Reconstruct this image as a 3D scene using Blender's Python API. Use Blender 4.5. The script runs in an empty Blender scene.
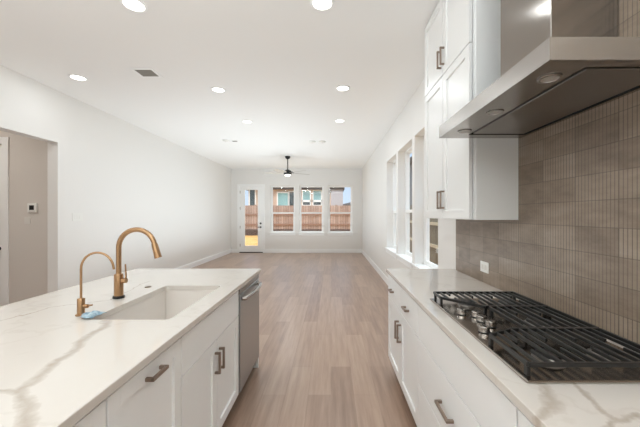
import bpy, bmesh, math, random
from mathutils import Vector, Matrix
random.seed(7)
PI = math.pi
S = bpy.context.scene
C = S.collection

# ------------------------------------------------------------------ camera, world, sun, exposure
EYE = 1.42
FPX = 310.0
VX, VY = 331.0, 214.5
cd = bpy.data.cameras.new('camera')
cd.sensor_width = 36.0
cd.lens = FPX / 640 * 36
cd.shift_x = -(VX - 320) / 640
cd.shift_y = (VY - 213.5) / 640
cd.clip_start = 0.02
cam = bpy.data.objects.new('camera', cd)
C.objects.link(cam)
cam.location = (0, 0, EYE)
cam.rotation_euler = (PI / 2, 0, 0)
S.camera = cam

w = bpy.data.worlds.new('sky')
S.world = w
w.use_nodes = True
wn = w.node_tree.nodes
wl = w.node_tree.links
bg = wn['Background']
tc = wn.new('ShaderNodeTexCoord')
sx = wn.new('ShaderNodeSeparateXYZ')
wr = wn.new('ShaderNodeValToRGB')
wl.new(tc.outputs['Generated'], sx.inputs[0])
wl.new(sx.outputs[2], wr.inputs[0])
we = wr.color_ramp.elements
we.new(0.3)
for el, p, c in zip(we, (0.0, 0.3, 0.75), ((0.62, 0.74, 0.92, 1), (0.48, 0.64, 0.88, 1), (2.2, 2.45, 2.75, 1))):   # pale blue sky, overhead part brightened out of view to light the rooms
    el.position = p
    el.color = c
wl.new(wr.outputs[0], bg.inputs[0])
bg.inputs[1].default_value = 1.05

sd = bpy.data.lights.new('sun', 'SUN')
sd.energy = 1.1
sd.angle = 0.01
sd.color = (1, 0.95, 0.86)
sun = bpy.data.objects.new('sun', sd)
C.objects.link(sun)
sun.rotation_euler = (math.radians(38), 0, math.radians(-24))   # shines away from the camera, down onto the yard

CAN_W = 2.5
HALL_W = 16.0
FAN_W = 6.0
# added upward area lights with no real fixture, filling the room by ceiling bounce
for nm, loc, sz, en in (('added_fill_kitchen', (-1.0, -0.9, 1.75), (3.4, 1.8), 115.0), ('added_fill_living', (-1.5, 7.4, .35), (2.4, 5.5), 80.0)):
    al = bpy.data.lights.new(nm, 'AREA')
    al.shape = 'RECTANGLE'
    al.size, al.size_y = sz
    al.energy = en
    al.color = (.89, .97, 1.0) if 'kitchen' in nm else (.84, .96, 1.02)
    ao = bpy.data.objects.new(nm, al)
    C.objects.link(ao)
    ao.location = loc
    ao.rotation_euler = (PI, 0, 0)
CAN_COL = (0.90, 0.98, 1.02)
S.view_settings.view_transform = 'Standard'
S.view_settings.look = 'None'
S.view_settings.gamma = 1
S.view_settings.use_curve_mapping = False
S.view_settings.exposure = 0.25
S.cycles.diffuse_bounces = 6
S.cycles.max_bounces = 14
S.cycles.caustics_reflective = False
S.cycles.caustics_refractive = False

# ------------------------------------------------------------------ materials
def srgb(r, g, b):
    f = lambda c: (c / 255 / 12.92) if c / 255 <= 0.04045 else ((c / 255 + 0.055) / 1.055) ** 2.4
    return (f(r), f(g), f(b), 1)

class NT:
    def __init__(s, name):
        s.m = bpy.data.materials.new(name)
        s.m.use_nodes = True
        s.t = s.m.node_tree
        s.n = s.t.nodes
        s.b = s.n['Principled BSDF']
    def new(s, kind, **kw):
        n = s.n.new(kind)
        for k, v in kw.items():
            setattr(n, k, v)
        return n
    def put(s, sock, v):
        if hasattr(v, 'is_output'):
            s.t.links.new(v, sock)
        elif v is not None:
            sock.default_value = v
    def math(s, op, a, b=None, clamp=False):
        n = s.new('ShaderNodeMath', operation=op, use_clamp=clamp)
        s.put(n.inputs[0], a)
        if b is not None:
            s.put(n.inputs[1], b)
        return n.outputs[0]
    def vec(s, op, a, b=None, scale=None):
        n = s.new('ShaderNodeVectorMath', operation=op)
        s.put(n.inputs[0], a)
        if b is not None:
            s.put(n.inputs[1], b)
        if scale is not None:
            s.put(n.inputs['Scale'], scale)
        return n.outputs['Value'] if op in ('DOT_PRODUCT', 'LENGTH') else n.outputs[0]
    def mix(s, f, a, b, blend='MIX'):
        n = s.new('ShaderNodeMix', data_type='RGBA', blend_type=blend)
        s.put(n.inputs[0], f)
        s.put(n.inputs[6], a)
        s.put(n.inputs[7], b)
        return n.outputs[2]
    def noise(s, vec, scale, detail=3.0, rough=0.5):
        n = s.new('ShaderNodeTexNoise')
        s.put(n.inputs['Vector'], vec)
        n.inputs['Scale'].default_value = scale
        n.inputs['Detail'].default_value = detail
        n.inputs['Roughness'].default_value = rough
        return n
    def ramp(s, fac, stops):
        n = s.new('ShaderNodeValToRGB')
        e = n.color_ramp.elements
        while len(e) < len(stops):
            e.new(0.5)
        for el, (p, c) in zip(e, stops):
            el.position = p
            el.color = c if len(c) == 4 else (*c, 1)
        s.put(n.inputs[0], fac)
        return n.outputs[0]
    def pos(s):
        return s.new('ShaderNodeNewGeometry').outputs['Position']
    def scaled(s, v, k):
        return s.vec('MULTIPLY', v, k)
    def bump(s, h, strength=0.2, dist=0.01):
        n = s.new('ShaderNodeBump')
        n.inputs['Strength'].default_value = strength
        n.inputs['Distance'].default_value = dist
        s.put(n.inputs['Height'], h)
        s.t.links.new(n.outputs[0], s.b.inputs['Normal'])
    def done(s, col=None, rough=0.5, metal=0.0, spec=None):
        s.put(s.b.inputs['Base Color'], col)
        s.put(s.b.inputs['Roughness'], rough)
        s.put(s.b.inputs['Metallic'], metal)
        if spec is not None:
            s.b.inputs['Specular IOR Level'].default_value = spec
        return s.m

def plain(name, col, rough=0.5, metal=0.0, var=0.03, scale=8.0, spec=None):
    t = NT(name)
    nz = t.noise(t.pos(), scale)
    c = t.mix(t.math('MULTIPLY', nz.outputs[0], var * 2), col, tuple(x * (1 - var * 3) for x in col[:3]) + (1,))
    return t.done(c, rough, metal, spec)

M = {}
def wallpaint(name, col):
    t = NT(name)
    nz = t.noise(t.pos(), 260.0, 2.0)
    t.bump(nz.outputs[0], 0.05, 0.002)
    return t.done(col, 0.75, 0, 0.3)
M['wall'] = wallpaint('wall_paint', srgb(236, 234, 231))
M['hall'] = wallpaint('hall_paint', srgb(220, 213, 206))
M['ceiling'] = wallpaint('ceiling_paint', srgb(244, 243, 241))
M['trim'] = plain('white_trim_paint', srgb(247, 247, 246), 0.35, var=0.01)
M['cab'] = plain('cabinet_paint', srgb(242, 242, 241), 0.36, var=0.01)
M['cabin'] = plain('cabinet_interior', srgb(150, 147, 142), 0.6)
M['black'] = plain('black_enamel', srgb(22, 22, 22), 0.4)
M['iron'] = plain('cast_iron', srgb(30, 29, 28), 0.38, var=0.1, scale=60)
M['dark'] = plain('dark_plastic', srgb(30, 30, 32), 0.45)
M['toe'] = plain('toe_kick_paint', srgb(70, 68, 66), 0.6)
M['nickel'] = plain('brushed_bronze_nickel', srgb(158, 142, 130), 0.28, 1.0)
M['gold'] = plain('champagne_bronze', srgb(178, 143, 108), 0.3, 1.0, var=0.02)
M['white_plastic'] = plain('white_plastic', srgb(238, 237, 233), 0.35, var=0.01)
M['hoodlens'] = plain('unlit_frosted_lens', srgb(176, 172, 166), 0.4, var=.01)
M['gap_shade'] = plain('matt_black_gap_shade', srgb(10, 10, 10), 0.8, var=.01)  # black put in as the shade inside the gap round the filter
M['sink'] = plain('white_composite_sink', srgb(228, 222, 216), 0.3, var=0.01)
M['grey_plate'] = plain('painted_wall_plate', srgb(225, 221, 215), 0.5, var=0.01)

def steel(name, col, rough, axis):
    t = NT(name)
    nz = t.noise(t.pos(), 3.0, 2.0)
    c = t.mix(nz.outputs[0], tuple(x * 0.95 for x in col[:3]) + (1,), col)
    t.b.inputs['Anisotropic'].default_value = 0.6
    return t.done(c, rough, 1.0)
M['steel'] = steel('stainless_steel', srgb(178, 173, 168), 0.27, 1)
M['steel_dark'] = steel('stainless_filter', srgb(158, 153, 148), 0.4, 1)
M['steel_chim'] = steel('stainless_chimney', srgb(160, 154, 148), 0.13, 2)
M['steel_dw'] = steel('stainless_dishwasher', srgb(178, 180, 181), 0.3, 1)
M['steel_top'] = steel('stainless_cooktop', srgb(176, 168, 160), 0.17, 1)

def emit(name, col, st):
    t = NT(name)
    t.b.inputs['Emission Color'].default_value = col
    t.b.inputs['Emission Strength'].default_value = st
    return t.done(col, 0.5)
M['lens'] = emit('lit_lens', (1, 0.97, 0.92, 1), 4.0)
M['fanlens'] = emit('lit_fan_lens', (1, 0.97, 0.92, 1), 1.5)

def glass(name, tint=(1, 1, 1, 1), refl=0.06):
    t = NT(name)
    tr = t.new('ShaderNodeBsdfTransparent')
    tr.inputs[0].default_value = tint
    gl = t.new('ShaderNodeBsdfGlossy')
    gl.inputs['Roughness'].default_value = 0.02
    mx = t.new('ShaderNodeMixShader')
    mx.inputs[0].default_value = refl
    t.t.links.new(tr.outputs[0], mx.inputs[1])
    t.t.links.new(gl.outputs[0], mx.inputs[2])
    t.t.links.new(mx.outputs[0], t.n['Material Output'].inputs[0])
    return t.m
M['glass'] = glass('window_glass', (0.97, 0.985, 0.98, 1))

def quartz():
    t = NT('veined_quartz')
    p = t.pos()
    base = t.noise(p, 1.6, 4.0)
    warp = t.noise(p, 5.0, 4.0, 0.6)
    wv = t.vec('SUBTRACT', warp.outputs['Color'], (0.5, 0.5, 0.5))
    fine = t.noise(p, 28.0, 3.0, 0.6)
    fv = t.vec('SUBTRACT', fine.outputs['Color'], (0.5, 0.5, 0.5))
    q = t.vec('ADD', p, t.vec('SCALE', wv, scale=0.09))
    q = t.vec('ADD', q, t.vec('SCALE', fv, scale=0.03))
    q = t.vec('MULTIPLY', q, (1, 1, 0))
    def px(x, y):
        s = (EYE - 0.914) / (y - VY)
        return ((x - VX) * s, FPX * s)
    strokes = [
        ([(16, 440), (27, 406), (24, 389), (48, 367), (74, 351), (87, 337), (106, 327), (113, 314)], 0.027),
        ([(24, 389), (-14, 392), (-60, 402)], 0.018),
        ([(0, 322), (50, 307), (110, 300), (150, 281)], 0.006),
        ([(541, 384), (550, 403), (556, 410), (539, 423)], 0.020),
        ([(556, 410), (549, 400)], 0.028),
        ([(575, 383), (594, 405), (607, 419), (600, 440)], 0.013),
        ([(607, 419), (640, 417)], 0.015),
        ([(545, 300), (480, 281), (445, 276)], 0.005),
    ]
    best = None
    for pts, wd in strokes:
        g = [px(*a) for a in pts]
        for a, b in zip(g, g[1:]):
            ba = Vector((b[0] - a[0], b[1] - a[1], 0))
            pa = t.vec('SUBTRACT', q, (a[0], a[1], 0))
            h = t.math('MULTIPLY', t.vec('DOT_PRODUCT', pa, tuple(ba)), 1 / max(ba.length_squared, 1e-6), True)
            n = t.new('ShaderNodeVectorMath', operation='SCALE')
            n.inputs[0].default_value = tuple(ba)
            t.put(n.inputs['Scale'], h)
            d = t.math('DIVIDE', t.vec('LENGTH', t.vec('SUBTRACT', pa, n.outputs[0])), wd)
            best = d if best is None else t.math('MINIMUM', best, d)
    f = t.ramp(best, [(0.0, (1, 1, 1)), (0.35, (0.85, 0.85, 0.85)), (0.8, (0.35, 0.35, 0.35)), (1.0, (0, 0, 0))])
    wn_ = t.noise(q, 1.3, 5.0, 0.55)
    hair = t.math('ABSOLUTE', t.math('SUBTRACT', wn_.outputs[0], 0.5))
    hf = t.ramp(hair, [(0.0, (0.2, 0.2, 0.2)), (0.012, (0, 0, 0))])
    f2 = t.math('MAXIMUM', f, hf)
    f3 = t.math('MULTIPLY', f2, t.math('ADD', t.math('MULTIPLY', fine.outputs[0], 0.7), 0.45), True)
    white = t.mix(base.outputs[0], srgb(220, 214, 207), srgb(210, 202, 194))
    return t.done(t.mix(f3, white, srgb(178, 165, 152)), 0.09, 0, 0.5)
M['quartz'] = quartz()

def floor_mat():
    t = NT('wood_plank_floor')
    p = t.pos()
    mp = t.new('ShaderNodeMapping')
    mp.inputs['Rotation'].default_value = (0, 0, PI / 2)
    t.t.links.new(p, mp.inputs[0])
    br = t.new('ShaderNodeTexBrick')
    t.t.links.new(mp.outputs[0], br.inputs['Vector'])
    br.offset = 0.37
    br.inputs['Scale'].default_value = 1.0
    br.inputs['Mortar Size'].default_value = 0.0015
    br.inputs['Mortar Smooth'].default_value = 0.1
    br.inputs['Brick Width'].default_value = 1.22
    br.inputs['Row Height'].default_value = 0.18
    br.inputs['Bias'].default_value = 0.0
    br.inputs['Color1'].default_value = (0, 0, 0, 1)
    br.inputs['Color2'].default_value = (1, 1, 1, 1)
    br.inputs['Mortar'].default_value = (0.5, 0.5, 0.5, 1)
    grain = t.noise(t.scaled(p, (26, 1.6, 1)), 1.0, 5.0, 0.6)
    tone = t.math('ADD', t.math('MULTIPLY', br.outputs['Color'], 0.24), t.math('MULTIPLY', grain.outputs[0], 0.75))
    col = t.ramp(tone, [(0.2, srgb(132, 105, 89)), (0.5, srgb(166, 138, 119)), (0.85, srgb(191, 165, 146))])
    col = t.mix(t.math('MULTIPLY', br.outputs['Fac'], 0.25), col, srgb(96, 72, 60))
    t.bump(t.math('SUBTRACT', 0.0, br.outputs['Fac']), 0.05, 0.002)
    r = t.math('ADD', t.math('MULTIPLY', grain.outputs[0], 0.10), 0.25)
    return t.done(col, r, 0, 0.7)
M['floor'] = floor_mat()

def tile_mat():
    t = NT('ribbed_brown_tile')
    p = t.pos()
    s = t.new('ShaderNodeSeparateXYZ')
    t.t.links.new(p, s.inputs[0])
    TW, TH, RB = 0.2185, 0.1146, 0.0182
    y = t.math('ADD', s.outputs[1], 10.0 * TW - 0.133)     # joints fall at Y = 1.229, 1.449 ...
    z = t.math('ADD', s.outputs[2], -0.9075 + 8 * TH)
    u = t.math('DIVIDE', y, TW)
    v = t.math('DIVIDE', z, TH)
    cu = t.math('FLOOR', u)
    cv = t.math('FLOOR', v)
    fu = t.math('FRACT', u)
    fv = t.math('FRACT', v)
    cmb = t.new('ShaderNodeCombineXYZ')
    t.put(cmb.inputs[0], cu)
    t.put(cmb.inputs[1], cv)
    wnz = t.new('ShaderNodeTexWhiteNoise', noise_dimensions='2D')
    t.t.links.new(cmb.outputs[0], wnz.inputs['Vector'])
    rib = t.math('FRACT', t.math('DIVIDE', y, RB))
    ribh = t.math('ABSOLUTE', t.math('SUBTRACT', rib, 0.5))          # 0 centre .. 0.5 groove
    groove = t.math('GREATER_THAN', ribh, 0.42)
    amount = t.math('ADD', t.math('MULTIPLY', wnz.outputs[0], 0.45), 0.38)
    eu = t.math('GREATER_THAN', t.math('ABSOLUTE', t.math('SUBTRACT', fu, 0.5)), 0.489)
    ev = t.math('GREATER_THAN', t.math('ABSOLUTE', t.math('SUBTRACT', fv, 0.5)), 0.482)
    joint = t.math('MAXIMUM', eu, ev)
    glaze = t.noise(t.scaled(p, (1, 5, 14)), 1.2, 5.0, 0.65)
    tone = t.math('ADD', t.math('MULTIPLY', glaze.outputs[0], 0.75), t.math('MULTIPLY', wnz.outputs[0], 0.3))
    col = t.ramp(tone, [(0.25, srgb(118, 102, 88)), (0.55, srgb(148, 131, 115)), (0.9, srgb(172, 156, 140))])
    col = t.mix(t.math('MULTIPLY', groove, amount), col, srgb(66, 56, 50))
    col = t.mix(t.math('MULTIPLY', joint, 0.38), col, srgb(62, 54, 48))
    hgt = t.math('SUBTRACT', t.math('MULTIPLY', t.math('SUBTRACT', 0.25, t.math('POWER', ribh, 2.0)), 1.0), joint)
    t.bump(hgt, 0.35, 0.004)
    return t.done(col, 0.38, 0, 0.45)
M['tile'] = tile_mat()

# outside
def fence_mat(name, axis, c1, c2, bw=0.14):
    t = NT(name)
    p = t.pos()
    s = t.new('ShaderNodeSeparateXYZ')
    t.t.links.new(p, s.inputs[0])
    u = t.math('DIVIDE', t.math('ADD', s.outputs[axis], 50.0), bw)
    wnz = t.new('ShaderNodeTexWhiteNoise', noise_dimensions='1D')
    t.put(wnz.inputs['W'], t.math('FLOOR', u))
    k = [1.5, 1.5, 1.5]
    k[axis] = 20
    nz = t.noise(t.scaled(p, tuple(k)), 1.0, 4.0)
    tone = t.math('ADD', t.math('MULTIPLY', wnz.outputs[0], 0.6), t.math('MULTIPLY', nz.outputs[0], 0.5))
    col = t.ramp(tone, [(0.15, c1), (0.9, c2)])
    gap = t.math('GREATER_THAN', t.math('ABSOLUTE', t.math('SUBTRACT', t.math('FRACT', u), 0.5)), 0.45)
    col = t.mix(gap, col, srgb(78, 58, 50))
    return t.done(col, 0.85)
M['fence'] = fence_mat('cedar_fence_boards', 0, srgb(156, 126, 112), srgb(192, 162, 146))
M['fence_side'] = fence_mat('tan_fence_boards', 1, srgb(100, 92, 76), srgb(126, 116, 98))  # boards darkened, shade on this fence put into their colour
M['fence_rail'] = plain('fence_rail_wood', srgb(150, 112, 92), 0.85, var=0.1)
M['fence_rail2'] = plain('pale_fence_rail_wood', srgb(196, 184, 162), 0.85, var=0.08)
M['fence_shade'] = plain('dark_shade_board', srgb(84, 62, 52), 0.9, var=0.1)  # invented board, its dark brown stands for shade along the fence foot
def straw():
    t = NT('dry_straw_ground')
    nz = t.noise(t.pos(), 3.0, 6.0, 0.7)
    return t.done(t.ramp(nz.outputs[0], [(0.3, srgb(186, 134, 70)), (0.7, srgb(226, 182, 112))]), 0.95)
M['ground'] = straw()
M['house_beige'] = plain('beige_house_stucco', srgb(206, 182, 168), 0.8)
M['house_grey'] = plain('lavender_grey_siding', srgb(176, 172, 180), 0.8)
M['house_dark'] = plain('dark_grey_siding', srgb(108, 112, 118), 0.8)
M['roof'] = plain('dark_roof_shingle', srgb(72, 64, 62), 0.9, var=0.1)
M['pane'] = plain('teal_reflecting_pane', srgb(132, 176, 180), 0.15, var=0.05)
M['pane_dark'] = plain('dark_pane', srgb(54, 66, 70), 0.15)

# ------------------------------------------------------------------ mesh helpers
class MB:
    def __init__(s):
        s.bm = bmesh.new()
    def _merge(s, b):
        me = bpy.data.meshes.new('tmp')
        b.to_mesh(me)
        b.free()
        s.bm.from_mesh(me)
        bpy.data.meshes.remove(me)
    def box(s, x0, x1, y0, y1, z0, z1, bev=0.0, seg=2):
        b = bmesh.new()
        x0, x1 = sorted((x0, x1)); y0, y1 = sorted((y0, y1)); z0, z1 = sorted((z0, z1))
        v = [b.verts.new((x, y, z)) for x in (x0, x1) for y in (y0, y1) for z in (z0, z1)]
        for f in ((0, 1, 3, 2), (4, 6, 7, 5), (0, 4, 5, 1), (2, 3, 7, 6), (0, 2, 6, 4), (1, 5, 7, 3)):
            b.faces.new([v[i] for i in f])
        bmesh.ops.recalc_face_normals(b, faces=b.faces)
        if bev:
            bmesh.ops.bevel(b, geom=list(b.edges), offset=bev, segments=seg, affect='EDGES', profile=0.5)
        s._merge(b)
        return s
    def prism(s, poly, z0, z1, bev=0.0, axis='Z', seg=2):
        """poly in the plane across axis: Z -> (x,y); Y -> (x,z); X -> (y,z)"""
        b = bmesh.new()
        def P(a, c, h):
            return {'Z': (a, c, h), 'Y': (a, h, c), 'X': (h, a, c)}[axis]
        lo = [b.verts.new(P(a, c, z0)) for a, c in poly]
        hi = [b.verts.new(P(a, c, z1)) for a, c in poly]
        b.faces.new(lo); b.faces.new(hi)
        n = len(poly)
        for i in range(n):
            b.faces.new((lo[i], lo[(i + 1) % n], hi[(i + 1) % n], hi[i]))
        bmesh.ops.recalc_face_normals(b, faces=b.faces)
        if bev:
            bmesh.ops.bevel(b, geom=list(b.edges), offset=bev, segments=seg, affect='EDGES', profile=0.5)
        s._merge(b)
        return s
    def lathe(s, prof, c, axis='Z', seg=32):
        """prof: (radius, height) list"""
        b = bmesh.new()
        rings = []
        for r, h in prof:
            ring = []
            for i in range(seg):
                a = 2 * PI * i / seg
                u, v = r * math.cos(a), r * math.sin(a)
                o = {'Z': (u, v, h), 'Y': (u, h, v), 'X': (h, u, v)}[axis]
                ring.append(b.verts.new((c[0] + o[0], c[1] + o[1], c[2] + o[2])))
            rings.append(ring)
        for p, q in zip(rings, rings[1:]):
            for i in range(seg):
                b.faces.new((p[i], p[(i + 1) % seg], q[(i + 1) % seg], q[i]))
        if prof[0][0] > 1e-6:
            b.faces.new(rings[0])
        if prof[-1][0] > 1e-6:
            b.faces.new(rings[-1])
        bmesh.ops.remove_doubles(b, verts=b.verts, dist=1e-6)
        bmesh.ops.recalc_face_normals(b, faces=b.faces)
        s._merge(b)
        return s
    def tube(s, pts, r, seg=14, r_end=None):
        b = bmesh.new()
        pts = [Vector(p) for p in pts]
        n = len(pts)
        up = None
        rings = []
        for i, p in enumerate(pts):
            d = (pts[min(i + 1, n - 1)] - pts[max(i - 1, 0)]).normalized()
            if up is None:
                up = d.orthogonal().normalized()
            up = (up - d * up.dot(d)).normalized()
            sd_ = d.cross(up)
            rr = r if r_end is None else r + (r_end - r) * i / (n - 1)
            rings.append([b.verts.new(p + (up * math.cos(2 * PI * k / seg) + sd_ * math.sin(2 * PI * k / seg)) * rr) for k in range(seg)])
        for p, q in zip(rings, rings[1:]):
            for k in range(seg):
                b.faces.new((p[k], p[(k + 1) % seg], q[(k + 1) % seg], q[k]))
        b.faces.new(rings[0]); b.faces.new(rings[-1])
        bmesh.ops.recalc_face_normals(b, faces=b.faces)
        s._merge(b)
        return s
    def bar(s, p, q, wd, z0, z1):
        """flat bar in plan between two xy points"""
        p, q = Vector(p), Vector(q)
        d = (q - p).normalized()
        nrm = Vector((-d.y, d.x)) * wd / 2
        return s.prism([tuple(p + nrm), tuple(q + nrm), tuple(q - nrm), tuple(p - nrm)], z0, z1, 0.0015, seg=1)
    def build(s, name, mat, parent=None, smooth=False):
        o = Vector((0, 0, 0))
        a = parent
        while a is not None:
            o += a.location
            a = a.parent
        bmesh.ops.translate(s.bm, verts=s.bm.verts, vec=-o)
        me = bpy.data.meshes.new(name)
        s.bm.to_mesh(me)
        s.bm.free()
        me.materials.append(mat)
        if smooth:
            for f in me.polygons:
                f.use_smooth = True
            try:
                me.set_sharp_from_angle(angle=math.radians(35))
            except Exception:
                pass
        ob = bpy.data.objects.new(name, me)
        C.objects.link(ob)
        if parent is not None:
            ob.parent = parent
        return ob

def thing(name, label, cat, loc=(0, 0, 0), group=None):
    o = bpy.data.objects.new(name, None)
    o.empty_display_size = 0.05
    C.objects.link(o)
    o.location = loc
    return tag(o, label, cat, group)

def tag(o, label, cat, group=None):
    o['label'] = label
    o['category'] = cat
    if group:
        o['group'] = group
    return o

def struct(o, label=None):
    o['kind'] = 'structure'
    if label:
        o['label'] = label
    return o

def copy_tree(o, loc, parent=None):
    c = o.copy()
    C.objects.link(c)
    c.parent = parent
    c.location = loc
    for ch in [x for x in C.objects if x.parent == o]:
        copy_tree(ch, ch.location, c)
    return c

# ------------------------------------------------------------------ room shell
XL, XR, YF, YB, H = -3.71, 1.15, 11.50, -3.0, 3.10
HX = -6.6
W0, W1 = 0.72, 2.50            # window opening heights
RAIL = 1.475
struct(MB().box(HX - 0.2, XR + 0.2, YB - 0.2, YF + 0.2, -0.12, 0.0).build('floor', M['floor']), 'warm brown wood plank floor')
struct(MB().box(HX - 0.2, XR + 0.2, YB - 0.2, YF + 0.2, H, H + 0.25).build('ceiling', M['ceiling']), 'flat white ceiling')

RW = [(3.33, 4.265), (4.395, 5.33), (5.46, 6.395)]
m = MB()
def wall_y(m, x0, x1, y0, y1, holes):
    """a wall running along Y with holes (ya, yb, za, zb)"""
    y = y0
    for ya, yb, za, zb in holes:
        m.box(x0, x1, y, ya, 0, H)
        if za > 0:
            m.box(x0, x1, ya, yb, 0, za)
        m.box(x0, x1, ya, yb, zb, H)
        y = yb
    m.box(x0, x1, y, y1, 0, H)
def wall_x(m, y0, y1, x0, x1, holes):
    x = x0
    for xa, xb, za, zb in holes:
        m.box(x, xa, y0, y1, 0, H)
        if za > 0:
            m.box(xa, xb, y0, y1, 0, za)
        m.box(xa, xb, y0, y1, zb, H)
        x = xb
    m.box(x, x1, y0, y1, 0, H)
wall_y(m, XR, XR + 0.2, YB, YF + 0.2, [(a, b, W0, W1) for a, b in RW])
struct(m.build('wall_right', M['wall']), 'white right wall with three tall windows')
m = MB()
OY0, OY1, OZ = 2.25, 4.21, 2.40
wall_y(m, XL - 0.14, XL, YB, YF + 0.2, [(OY0, OY1, 0, OZ)])
struct(m.build('wall_left', M['wall']), 'long white left wall with a cased hall opening')
FW = [-1.79, -0.725, 0.345]
FWW = 0.90
DX0, DX1, DZ = -3.40, -2.525, 2.475
m = MB()
wall_x(m, YF, YF + 0.2, XL, XR, [(DX0, DX1, 0, DZ)] + [(c - FWW / 2, c + FWW / 2, W0, W1) for c in FW])
struct(m.build('wall_far', M['wall']), 'far wall with a glass door and three windows')
struct(MB().box(HX, XR, YB - 0.2, YB, 0, H).build('wall_back', M['wall']), 'white wall behind the kitchen')
# hall beyond the opening on the left
HD0, HD1 = -5.55, -4.705
HYB = 4.45
m = MB()
wall_x(m, HYB, HYB + 0.12, HX, XL - 0.14, [(HD0, HD1, 0, 2.445)])
struct(m.build('wall_hall', M['hall']), 'hall wall with a thermostat')
struct(MB().box(HX - 0.2, HX, YB, YF, 0, H).build('wall_hall_end', M['wall']))

# baseboards
def baseboard_y(name, x, sgn, y0, y1):
    m = MB()
    m.prism([(x, 0.0), (x + sgn * 0.016, 0.0), (x + sgn * 0.016, 0.125), (x + sgn * 0.008, 0.14), (x, 0.14)], y0, y1, axis='Y')
    struct(m.build(name, M['trim']))
baseboard_y('baseboard_right', XR, -1, 2.92, YF)
baseboard_y('baseboard_left', XL, 1, OY1 + 0.0, YF)
m = MB()
m.box(XL + 0.016, DX0 - 0.07, YF - 0.016, YF, 0, 0.14)
m.box(DX1 + 0.07, XR - 0.016, YF - 0.016, YF, 0, 0.14)
struct(m.build('baseboard_far', M['trim']))
struct(MB().box(HD1 + 0.09, XL - 0.14, HYB - 0.016, HYB, 0, 0.14).build('baseboard_hall', M['trim']))

# windows
def window(idx, plane, a0, a1):
    """plane 'R' : right wall, runs along Y.  plane 'F' : far wall, runs along X"""
    inner = XR + 0.125 if plane == 'R' else YF + 0.10
    def bx(mb, a, b, z0, z1, d0, d1, bev=0.0):
        if plane == 'R':
            mb.box(inner + d0, inner + d1, a, b, z0, z1, bev)
        else:
            mb.box(a, b, inner + d0, inner + d1, z0, z1, bev)
    fr = 0.038
    m = MB()
    bx(m, a0, a0 + fr, W0, W1, 0, 0.07); bx(m, a1 - fr, a1, W0, W1, 0, 0.07)
    bx(m, a0 + fr, a1 - fr, W1 - fr, W1, 0, 0.07); bx(m, a0 + fr, a1 - fr, W0, W0 + fr, 0, 0.07)
    root = struct(m.build('window_%d' % idx, M['trim']), 'white single-hung window in the %s wall' % ('right' if plane == 'R' else 'far'))
    st = 0.034
    m = MB()   # upper sash, set outwards
    i0, i1 = a0 + fr, a1 - fr
    bx(m, i0, i0 + st * .6, RAIL, W1 - fr, .04, .065); bx(m, i1 - st * .6, i1, RAIL, W1 - fr, .04, .065)
    bx(m, i0, i1, W1 - fr - st * .6, W1 - fr, .04, .065); bx(m, i0, i1, RAIL - .02, RAIL + .02, .04, .065)
    up = m.build('upper_sash', M['trim'], root)
    m = MB()
    bx(m, i0 + .005, i1 - .005, RAIL + .02, W1 - fr - .005, .052, .056)
    m.build('glass', M['glass'], up)
    m = MB()
    bx(m, i0, i0 + st, W0 + fr, RAIL + .025, .005, .038, .003); bx(m, i1 - st, i1, W0 + fr, RAIL + .025, .005, .038, .003)
    bx(m, i0 + st, i1 - st, W0 + fr, W0 + fr + st * 1.2, .005, .038, .003); bx(m, i0 + st, i1 - st, RAIL - .025, RAIL + .025, .005, .038, .003)
    lo = m.build('lower_sash', M['trim'], root)
    m = MB()
    bx(m, i0 + st, i1 - st, W0 + fr + st * 1.2, RAIL - .025, .020, .024)
    m.build('glass', M['glass'], lo)
    # stool and apron
    m = MB()
    d = 0.125 if plane == 'R' else 0.10
    bx(m, a0 - .04, a1 + .04, W0 - .001, W0 + .022, -d - .035, -d, .004)
    bx(m, a0 + .001, a1 - .001, W0 + .0005, W0 + .022, -d, 0)
    bx(m, a0 - .02, a1 + .02, W0 - .075, W0 - .001, -d - .016, -d, .003)
    m.build('sill', M['trim'], root)
for i, (a, b) in enumerate(RW):
    window(i + 1, 'R', a, b)
for i, c in enumerate(FW):
    window(i + 4, 'F', c - FWW / 2, c + FWW / 2)

# far glazed door
sl0, sl1 = DX0 + 0.02, DX1 - 0.02
m = MB()
gx0, gx1, gz0, gz1 = sl0 + 0.175, sl1 - 0.175, 0.26, 2.335
y0, y1 = YF + 0.02, YF + 0.064
m.box(sl0, gx0, y0, y1, 0.03, 2.455); m.box(gx1, sl1, y0, y1, 0.03, 2.455)
m.box(gx0, gx1, y0, y1, 0.03, gz0); m.box(gx0, gx1, y0, y1, gz1, 2.455)
for a, b, c, d in ((gx0 - .025, gx0, gz0 - .025, gz1 + .025), (gx1, gx1 + .025, gz0 - .025, gz1 + .025), (gx0, gx1, gz0 - .025, gz0), (gx0, gx1, gz1, gz1 + .025)):
    m.box(a, b, y0 - .008, y0, c, d)
door = struct(m.build('door_1', M['trim']), 'white back door with a tall glass pane')
MB().box(gx0, gx1, YF + .04, YF + .044, gz0, gz1).build('glass', M['glass'], door)
m = MB()
m.lathe([(0.032, 0), (0.032, -.012), (.012, -.014), (.012, -.05)], (sl1 - .07, y0, 0.95), 'Y', 20)
m.box(sl1 - .17, sl1 - .058, y0 - .055, y0 - .042, .94, .96, .004)
m.build('handle', M['black'], door, True)
MB().lathe([(0.034, 0), (0.034, -.014), (.02, -.02), (.02, -.03)], (sl1 - .07, y0, 1.09), 'Y', 20).build('deadbolt', M['black'], door, True)
m = MB()
for z in (0.28, 0.95, 1.65, 2.25):
    m.box(sl0 - .014, sl0 + .012, y0 - .010, y0 - .0005, z - .05, z + .05)
m.build('hinge', M['nickel'], door)
MB().box(DX0, DX1, YF - .01, YF + .12, 0.0, 0.028, .004).build('threshold', M['dark'], door)
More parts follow.
